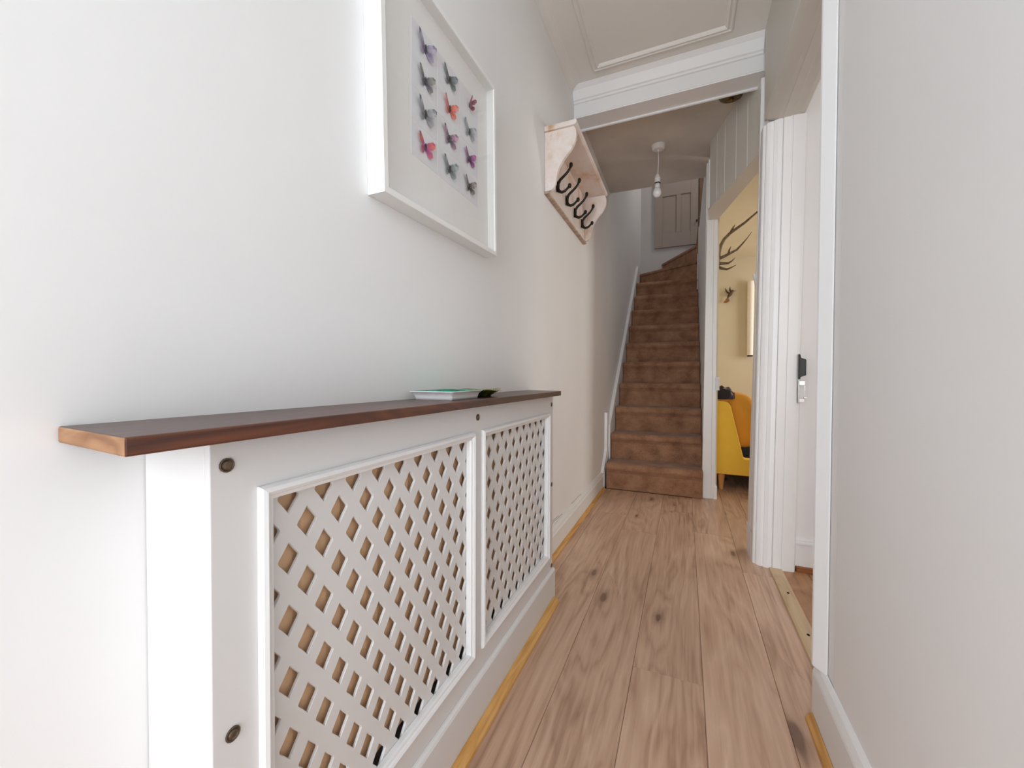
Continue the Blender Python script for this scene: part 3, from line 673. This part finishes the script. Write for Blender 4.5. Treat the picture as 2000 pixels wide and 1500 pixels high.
def butterfly(i, j):
    rn = random.Random(i*7+j)
    sc = (1.0, 1.0, 0.92)[i]*rn.uniform(0.92, 1.06); fold = R(rn.uniform(13, 20))
    if (i, j) == (2, 0): fold = R(64); sc *= 0.85
    up = [(0.0, 0.004), (0.010, 0.016), (0.026, 0.025), (0.035, 0.023), (0.034, 0.012), (0.024, 0.003), (0.010, -0.001)]
    lo = [(0.0, -0.001), (0.012, -0.001), (0.024, -0.004), (0.026, -0.013), (0.018, -0.021), (0.010, -0.018), (0.003, -0.008)]
    mb = MB()
    for sgn in (-1, 1):
        for outline, ex in ((up, 0.0), (lo, 0.04)):
            n = len(outline); cx = sum(p[0] for p in outline)/n; cz = sum(p[1] for p in outline)/n
            def P(u, v, d): 
                f_ = min(fold+ex, 1.1); uu = u*sc; return (XC+0.0012+uu*math.sin(f_)*0.78+d, cols[i]+sgn*uu*math.cos(f_), rows[j]+v*sc*1.0)
            ring = [P(u, v, 0) for u, v in outline]
            mb.add([P(cx, cz, -0.0010)]+ring, [(0, 1+k, 1+(k+1) % n) for k in range(n)])
    w = mb
    ob = MB(); ob.v = [(x-XC, y-cols[i], z-rows[j]) for x, y, z in w.v]; ob.f = w.f; ob.mi = w.mi
    b = ob.build('butterfly', wingmat(i, j), pf_); b.location = (XC, cols[i], rows[j])
    bd_ = MB().tube([(0.002, 0, -0.010*sc), (0.003, 0, 0), (0.003, 0, 0.010*sc)], [0.0009, 0.0026, 0.0012], 6).build('butterfly_body', M['blackmetal'], b)
for i in range(3):
    for j in range(4):
        box('card', (XC, cols[i]-0.0510, rows[j]-0.0370), (XC+0.0007, cols[i]+0.0510, rows[j]+0.0370), M['card'], pf_)
        butterfly(i, j)

# ---------------------------------------------------------------- coat rack
cr = thing('coat_rack', 'distressed pinkish white wall shelf with curved brackets and four dark coat hooks', 'coat rack', (WL, 2.07, 1.67))
MB().prism([(WL+0.001, 1.936), (-0.446, 1.936), (-0.437, 1.941), (-0.435, 1.950), (-0.438, 1.957), (WL+0.001, 1.957)], 'Y', 1.700, 2.452).build('shelf_board', M['rack'], cr, 0.002)
box('back_board', (WL+0.001, 1.728, 1.676), (WL+0.016, 2.424, 1.9355), M['rack'], cr, 0.002)
MB().prism([(WL+0.001, 1.664), (WL+0.020, 1.664), (WL+0.023, 1.669), (WL+0.018, 1.675), (WL+0.001, 1.6755)], 'Y', 1.706, 2.446).build('bottom_rail', M['rackedge'], cr, 0.001)
bp = [(WL+0.001, 1.9355), (-0.449, 1.9355), (-0.442, 1.922), (-0.439, 1.902), (-0.441, 1.880), (-0.449, 1.858), (-0.463, 1.837), (-0.482, 1.817), (-0.500, 1.796), (-0.514, 1.773), (-0.523, 1.750), (-0.528, 1.726), (-0.531, 1.704), (-0.538, 1.687), (-0.552, 1.678), (WL+0.001, 1.676)]
for ya, yb in ((1.710, 1.7275), (2.4245, 2.442)):
    MB().prism(bp, 'Y', ya, yb).build('bracket', M['rack'], cr, 0.0015)
def hook(y):
    hb = MB()
    up = [(-0.560, 1.744), (-0.558, 1.766), (-0.548, 1.782), (-0.530, 1.796), (-0.514, 1.810), (-0.504, 1.823), (-0.500, 1.833)]
    lo = [(-0.560, 1.760), (-0.561, 1.742), (-0.553, 1.728), (-0.540, 1.722), (-0.525, 1.726), (-0.513, 1.735)]
    hb.tube([(x, y, z) for x, z in up], [0.0082, 0.0078, 0.007, 0.0064, 0.006, 0.0058, 0.0056], 8)
    hb.tube([(x, y, z) for x, z in lo], [0.0082, 0.0086, 0.0078, 0.007, 0.0062, 0.0056], 8)
    hb.ball((-0.497, y, 1.841), 0.0102, 10, sc=(0.9, 0.9, 1.25)); hb.ball((-0.501, y, 1.828), 0.0062, 8)
    hb.ball((-0.503, y, 1.746), 0.0102, 10, sc=(0.9, 0.9, 1.15)); hb.ball((-0.511, y, 1.738), 0.0062, 8)
    h = hb.build('hook', M['bronze'], cr, smooth=True)
    plate = [(y+0.0115*math.cos(a)*(1 if abs(math.sin(a)) < 0.8 else 0.8), 1.752+0.026*math.sin(a)) for a in [2*PI*k/16 for k in range(16)]]
    MB().prism(plate, 'X', WL+0.0162, WL+0.0195).build('hook_plate', M['bronze'], h)
for y in (1.842, 2.002, 2.168, 2.334): hook(y)

# ---------------------------------------------------------------- dishes on the cabinet
def rect_ring(cx, cy, hx, hy, ang, z, r, n=4):
    pts = []
    for sx, sy, a0 in ((1, 1, 0), (-1, 1, 90), (-1, -1, 180), (1, -1, 270)):
        for k in range(n+1):
            a = R(a0+90*k/n); pts.append((sx*(hx-r)+r*math.cos(a), sy*(hy-r)+r*math.sin(a)))
    c, s_ = math.cos(ang), math.sin(ang)
    return [(cx+x*c-y*s_, cy+x*s_+y*c, z) for x, y in pts]
def dish(name, cx, cy, hx, hy, ang, z0, label, cat, outer, inner):
    t = thing(name, label, cat, (cx, cy, z0))
    H = 0.0198
    rings = [rect_ring(cx, cy, hx*0.84, hy*0.83, ang, z0+0.0003, 0.004), rect_ring(cx, cy, hx*0.85, hy*0.845, ang, z0+0.006, 0.004),
             rect_ring(cx, cy, hx*0.88, hy*0.885, ang, z0+0.0120, 0.004), rect_ring(cx, cy, hx*0.96, hy*0.965, ang, z0+0.0170, 0.005),
             rect_ring(cx, cy, hx, hy, ang, z0+0.0185, 0.006), rect_ring(cx, cy, hx*1.0, hy*1.0, ang, z0+H, 0.006), rect_ring(cx, cy, hx*0.97, hy*0.975, ang, z0+H-0.0004, 0.005)]
    inn = [rect_ring(cx, cy, hx*0.985, hy*0.988, ang, z0+H+0.0002, 0.005), rect_ring(cx, cy, hx*0.95, hy*0.96, ang, z0+H-0.0006, 0.005), rect_ring(cx, cy, hx*0.86, hy*0.88, ang, z0+0.0155, 0.005), rect_ring(cx, cy, hx*0.78, hy*0.80, ang, z0+0.0075, 0.005), rect_ring(cx, cy, hx*0.3, hy*0.3, ang, z0+0.0065, 0.003)]
    for nm, rs, mt, caps in (('bowl', rings, outer, (True, False)), ('glazed_inside', inn, inner, (False, True))):
        mb = MB(); n = len(rs[0]); vs = [v for r_ in rs for v in r_]
        fs = [(j*n+i, j*n+(i+1) % n, (j+1)*n+(i+1) % n, (j+1)*n+i) for j in range(len(rs)-1) for i in range(n)]
        if caps[0]: fs.append(tuple(range(n-1, -1, -1)))
        if caps[1]: fs.append(tuple((len(rs)-1)*n+i for i in range(n)))
        ob = mb.add(vs, fs).build(nm, mt, t, smooth=False)
        for p in ob.data.polygons: p.use_smooth = True
    return t
dish('trinket_dish', -0.511, 0.806, 0.0565, 0.0755, R(1.5), 0.799, 'small white square dish glazed teal green inside on the cabinet top', 'dish', M['china'], M['teal'])
# leaf shaped dish
lf = thing('leaf_dish', 'dark green leaf shaped dish with a yellowish rim behind the white dish', 'dish', (-0.505, 0.935, 0.799))
nseg = 28
def leafring(s1, z, wave, pw=1.0):
    out = []
    for k in range(nseg):
        a = 2*PI*k/nseg
        r_ = 1+0.06*math.cos(5*a)+wave*0.05*math.sin(9*a)
        tip = 1+0.25*max(0, math.cos(a-0.35))**6
        out.append((-0.508+0.060*s1*r_*tip*math.sin(a+0.25), 0.934+0.070*s1*r_*tip*math.cos(a+0.25), z+wave*0.0025*math.sin(4*a)+0.003*wave*max(0, math.cos(a-0.35))**6))
    return out
lr = [leafring(0.60, 0.7993, 0), leafring(0.64, 0.803, 0), leafring(0.80, 0.8095, 0.3), leafring(1.0, 0.8168, 0.7)]
li = [leafring(1.0, 0.8168, 0.7), leafring(0.93, 0.8172, 0.7), leafring(0.75, 0.8100, 0.3), leafring(0.55, 0.8045, 0), leafring(0.2, 0.8035, 0)]
for nm, rs, mt, cap_ in (('bowl', lr, [M['leaf']], 0), ('glazed_inside', li, [M['leafrim'], M['leaf']], 1)):
    vs = [v for r_ in rs for v in r_]; n = nseg
    fs = [(j*n+i, j*n+(i+1) % n, (j+1)*n+(i+1) % n, (j+1)*n+i) for j in range(len(rs)-1) for i in range(n)]
    fs.append(tuple(range(n-1, -1, -1)) if not cap_ else tuple((len(rs)-1)*n+i for i in range(n)))
    mb = MB(); mb.add(vs, fs)
    if cap_: mb.mi = [0 if i < n*2 else 1 for i in range(len(fs))]
    ob = mb.build(nm, mt, lf)
    for p in ob.data.polygons: p.use_smooth = True

# ---------------------------------------------------------------- pendant lamp and brass fitting
px, py = -0.174, 2.83
zc = REAR+0.0025
pl = thing('pendant_lamp', 'bare white bulb hanging on a short cord from a round ceiling rose', 'lamp', (px, py, zc))
MB().lathe([(0.012, -0.034), (0.030, -0.033), (0.039, -0.028), (0.0425, -0.018), (0.043, -0.006), (0.046, -0.003), (0.046, 0)], (px, py, zc), 28).build('ceiling_rose', M['plastic'], pl, smooth=False)
MB().lathe([(0.006, -0.043), (0.008, -0.0335)], (px, py, zc), 12).build('cord_grip', M['plastic'], pl)
MB().tube([(px, py, zc-0.04), (px+0.001, py, zc-0.10), (px-0.001, py, zc-0.15), (px-0.003, py, 2.190)], 0.0026, 8).build('cord', M['plastic'], pl)
hx = px-0.004
hl = MB().lathe([(0.018, 2.136), (0.0185, 2.142), (0.018, 2.168), (0.0175, 2.169)], (hx, py, 0), 20).lathe([(0.0165, 2.171), (0.0165, 2.174), (0.012, 2.182), (0.0075, 2.192), (0.004, 2.197)], (hx, py, 0), 20)
hl.build('lamp_holder', M['plastic'], pl)
MB().lathe([(0.0172, 2.130), (0.0175, 2.1355)], (hx, py, 0), 20).build('holder_ring', M['dark'], pl)
MB().lathe([(0.015, 2.100), (0.0165, 2.112), (0.0168, 2.1295)], (hx-0.001, py, 0), 20).build('bulb_collar', M['plastic'], pl)
MB().lathe([(0.001, 2.0405), (0.010, 2.0425), (0.019, 2.049), (0.0255, 2.060), (0.0270, 2.071), (0.0250, 2.083), (0.0195, 2.096), (0.0160, 2.1015)], (hx-0.002, py, 0), 24).build('bulb', M['bulb'], pl, smooth=False)
for o in pl.children:
    for p in o.data.polygons: p.use_smooth = abs(p.normal.z) < 0.95
cf = thing('ceiling_fitting', 'round brass ceiling fitting half hidden behind the beam', 'ceiling fitting', (0.215, 2.47, REAR))
MB().lathe([(0.020, -0.026), (0.040, -0.024), (0.056, -0.014), (0.062, -0.004), (0.064, 0.004)], (0.215, 2.475, REAR), 28).build('plate', M['brass'], cf)
MB().lathe([(0.004, -0.040), (0.012, -0.036), (0.014, -0.026)], (0.215, 2.475, REAR), 16).build('boss', M['brass'], cf)

# ---------------------------------------------------------------- living room: sofa and the things around it
so = thing('sofa', 'mustard yellow sofa with sloping sides and tapered wooden legs', 'sofa', (0.5, 4.2, 0))
sp = [(0.219, 0.124), (0.95, 0.118), (0.95, 0.25), (0.418, 0.247), (0.405, 0.258), (0.318, 0.640), (0.300, 0.664), (0.270, 0.676), (0.216, 0.682)]
for ya in (3.40, 5.20):
    MB().prism(sp, 'Y', ya, ya+0.09).build('side_panel', M['yellow'], so, 0.010, 3)
box('back_frame', (0.220, 3.491, 0.126), (0.285, 5.199, 0.66), M['yellow'], so, 0.012, 3)
box('seat_base', (0.286, 3.491, 0.122), (0.95, 5.199, 0.238), M['dark'], so, 0.006)
def cushion(y0, y1):
    mb = MB(); n = 10; prof = [(0.289, 0.318), (0.400, 0.300), (0.480, 0.306), (0.506, 0.345), (0.510, 0.50), (0.500, 0.64), (0.476, 0.712), (0.420, 0.735), (0.330, 0.738), (0.292, 0.70)]
    vs = []; k = len(prof); cx = 0.395; cz = 0.52
    for j in range(n+1):
        t = j/n; s_ = 0.94+0.06*math.sin(PI*t)**0.4 if 0 < t < 1 else 0.90
        vs += [(cx+(x-cx)*s_, y0+(y1-y0)*t, cz+(z-cz)*s_) for x, z in prof]
    fs = [(j*k+i, j*k+(i+1) % k, (j+1)*k+(i+1) % k, (j+1)*k+i) for j in range(n) for i in range(k)]+[tuple(range(k-1, -1, -1)), tuple(n*k+i for i in range(k))]
    return mb.add(vs, fs).build('back_cushion', M['amber'], so, smooth=True, sub=1)
cushion(3.495, 4.34); cushion(4.35, 5.195)
for (x, y) in ((0.262, 3.445), (0.262, 5.245), (0.90, 3.445), (0.90, 5.245)):
    MB().lathe([(0.0125, 0), (0.014, 0.004), (0.026, 0.119), (0.026, 0.123)], (x, y, 0), 16).build('leg', M['legwood'], so)
jk = thing('jacket', 'dark crumpled jacket lying over the back of the yellow sofa', 'jacket', (0.26, 3.55, 0.68))
mb = MB(); n = 22; k = 12; vs = []
for j in range(k+1):
    th = PI*j/k
    for a in range(n):
        ph = 2*PI*a/n; v = Vector((math.sin(th)*math.cos(ph), math.sin(th)*math.sin(ph), math.cos(th)))
        r_ = 1+0.28*noise.noise(v*2.3)+0.12*noise.noise(v*6)
        z = 0.706+0.062*v.z*r_
        x_ = 0.266+0.078*v.x*r_; y_ = 3.445+0.055*v.y*r_; fl_ = 0.688; z = 0.716+0.066*v.z*r_
        vs.append((x_, y_, max(z, fl_)))
fs = [(j*n+i, j*n+(i+1) % n, (j+1)*n+(i+1) % n, (j+1)*n+i) for j in range(k) for i in range(n)]
mb.add(vs, fs).build('cloth', M['jacket'], jk, smooth=True, weld=True)
MB().tube([(0.245, 3.43, 0.766), (0.280, 3.42, 0.770), (0.312, 3.42, 0.752), (0.330, 3.425, 0.722)], 0.005, 6).build('strap', M['strap'], jk)

an = thing('antlers', 'dark brown antlers branching from the living room wall above the sofa', 'antlers', (0.215, 3.9, 1.82))
M['horn'] = wood('antler_horn', (0.07, 0.052, 0.034), (0.15, 0.115, 0.075), (0.27, 0.22, 0.15), 'Z', 0.5, 0.3, 5.0, False, 2.0, 0.05)
def horn(pts, r0, r1, yb=0.0, ye=-0.06, nm='tine', par=None):
    k = len(pts); P = [Vector((x, 3.9+yb+(ye-yb)*i/(k-1), z)) for i, (x, z) in enumerate(pts)]
    return MB().tube(P, [1.3*(r0+(r1-r0)*(i/(k-1))**1.6) for i in range(k)], 8).build(nm, M['horn'], par or an, smooth=True)
horn([(0.250, 1.790), (0.256, 1.866), (0.259, 1.928), (0.274, 1.987), (0.297, 2.033), (0.339, 2.075), (0.389, 2.107), (0.449, 2.146), (0.493, 2.182), (0.555, 2.232), (0.60, 2.265)], 0.0125, 0.004, nm='beam')
horn([(0.345, 2.078), (0.353, 2.10), (0.362, 2.119), (0.376, 2.140)], 0.009, 0.0015, -0.02, -0.04)
horn([(0.252, 1.876), (0.275, 1.882), (0.306, 1.892), (0.345, 1.909), (0.391, 1.929), (0.428, 1.968), (0.462, 2.007), (0.495, 2.056)], 0.011, 0.0015)
horn([(0.328, 1.902), (0.336, 1.934), (0.348, 1.964)], 0.008, 0.0012, -0.02, -0.03)
horn([(0.250, 1.842), (0.270, 1.832), (0.291, 1.828), (0.330, 1.823), (0.357, 1.838), (0.378, 1.858)], 0.011, 0.0015)
horn([(0.250, 1.815), (0.262, 1.798), (0.284, 1.785), (0.319, 1.772), (0.354, 1.782), (0.385, 1.797)], 0.011, 0.0015)
MB().tube([(0.215, 3.9, 1.83), (0.232, 3.9, 1.83), (0.258, 3.9, 1.84)], [0.030, 0.026, 0.012], 10).build('mount', M['horn'], an)

bdz = thing('bird_ornament', 'small brown hummingbird ornament on the cream living room wall', 'ornament', (0.5, END, 1.9))
M['feather'] = plain('brown_feather', (0.10, 0.062, 0.036), 0.55, 0, 0.3, 0.5, 60)
M['rust'] = plain('rust_feather', (0.30, 0.13, 0.05), 0.55, 0, 0.3, 0.4, 60)
by = END-0.035
q = 5.835/5.75
def B(x, z): return (x*q, by, 0.85+(z-0.85)*q)
MB().tube([B(0.545, 1.944), B(0.530, 1.930), B(0.515, 1.905), B(0.495, 1.880), B(0.487, 1.862)], [0.013, 0.018, 0.022, 0.016, 0.006], 10).ball(B(0.540, 1.942), 0.017, 10).build('body', M['feather'], bdz, smooth=True)
MB().tube([B(0.550, 1.945), B(0.587, 1.941)], [0.004, 0.001], 6).build('beak', M['blackmetal'], bdz)
for tip, root_, mid in ((B(0.456, 1.994), B(0.500, 1.900), B(0.462, 1.945)), (B(0.511, 2.006), B(0.520, 1.915), B(0.502, 1.955))):
    MB().add([tip, mid, root_, (root_[0]+0.016, root_[1], root_[2]+0.02), (mid[0]+0.022, mid[1]-0.004, mid[2]), (tip[0]+0.002, tip[1]+0.006, tip[2]), (mid[0], mid[1]+0.008, mid[2]), (root_[0], root_[1]+0.010, root_[2])],
             [(0, 1, 4), (1, 2, 3, 4), (5, 6, 1, 0), (6, 7, 2, 1), (5, 4, 3, 7, 6), (0, 4, 5), (2, 7, 3)]).build('wing', M['feather'], bdz)
MB().add([B(0.490, 1.872), B(0.510, 1.822), B(0.476, 1.797), B(0.438, 1.803), (B(0.484, 1.870)[0], by+0.012, B(0, 1.87)[2]), (B(0.48, 0)[0], by+0.014, B(0, 1.805)[2])], [(0, 1, 2, 3), (0, 4, 5, 1), (0, 3, 5, 4), (1, 5, 2), (2, 5, 3)]).build('tail', M['rust'], bdz)
MB().tube([(0.515, by+0.005, 1.915), (0.515, END, 1.915)], 0.004, 6).build('pin', M['blackmetal'], bdz)

sh = thing('tall_shade', 'tall narrow white shade with a dark lower rim on the cream wall', 'shade', (0.755, END-0.05, 1.12))
sx, sy = 0.750, END-0.042; k = 5.82/5.75
MB().lathe([(0.030, 1.135), (0.0325, 1.136), (0.0335, 1.40), (0.0345, 1.42), (0.0345, 1.60), (0.036, 1.602), (0.0385, 2.05), (0.037, 2.064), (0.02, 2.066)], (sx, sy, 0), 20).build('shade_tube', M['shade'], sh, smooth=False)
MB().lathe([(0.026, 1.122), (0.0315, 1.124), (0.0315, 1.1345)], (sx, sy, 0), 20).build('lower_rim', M['dark'], sh)
box('wall_bracket', (sx-0.012, sy+0.03, 1.55), (sx+0.012, END-0.0005, 1.60), M['shade'], sh)
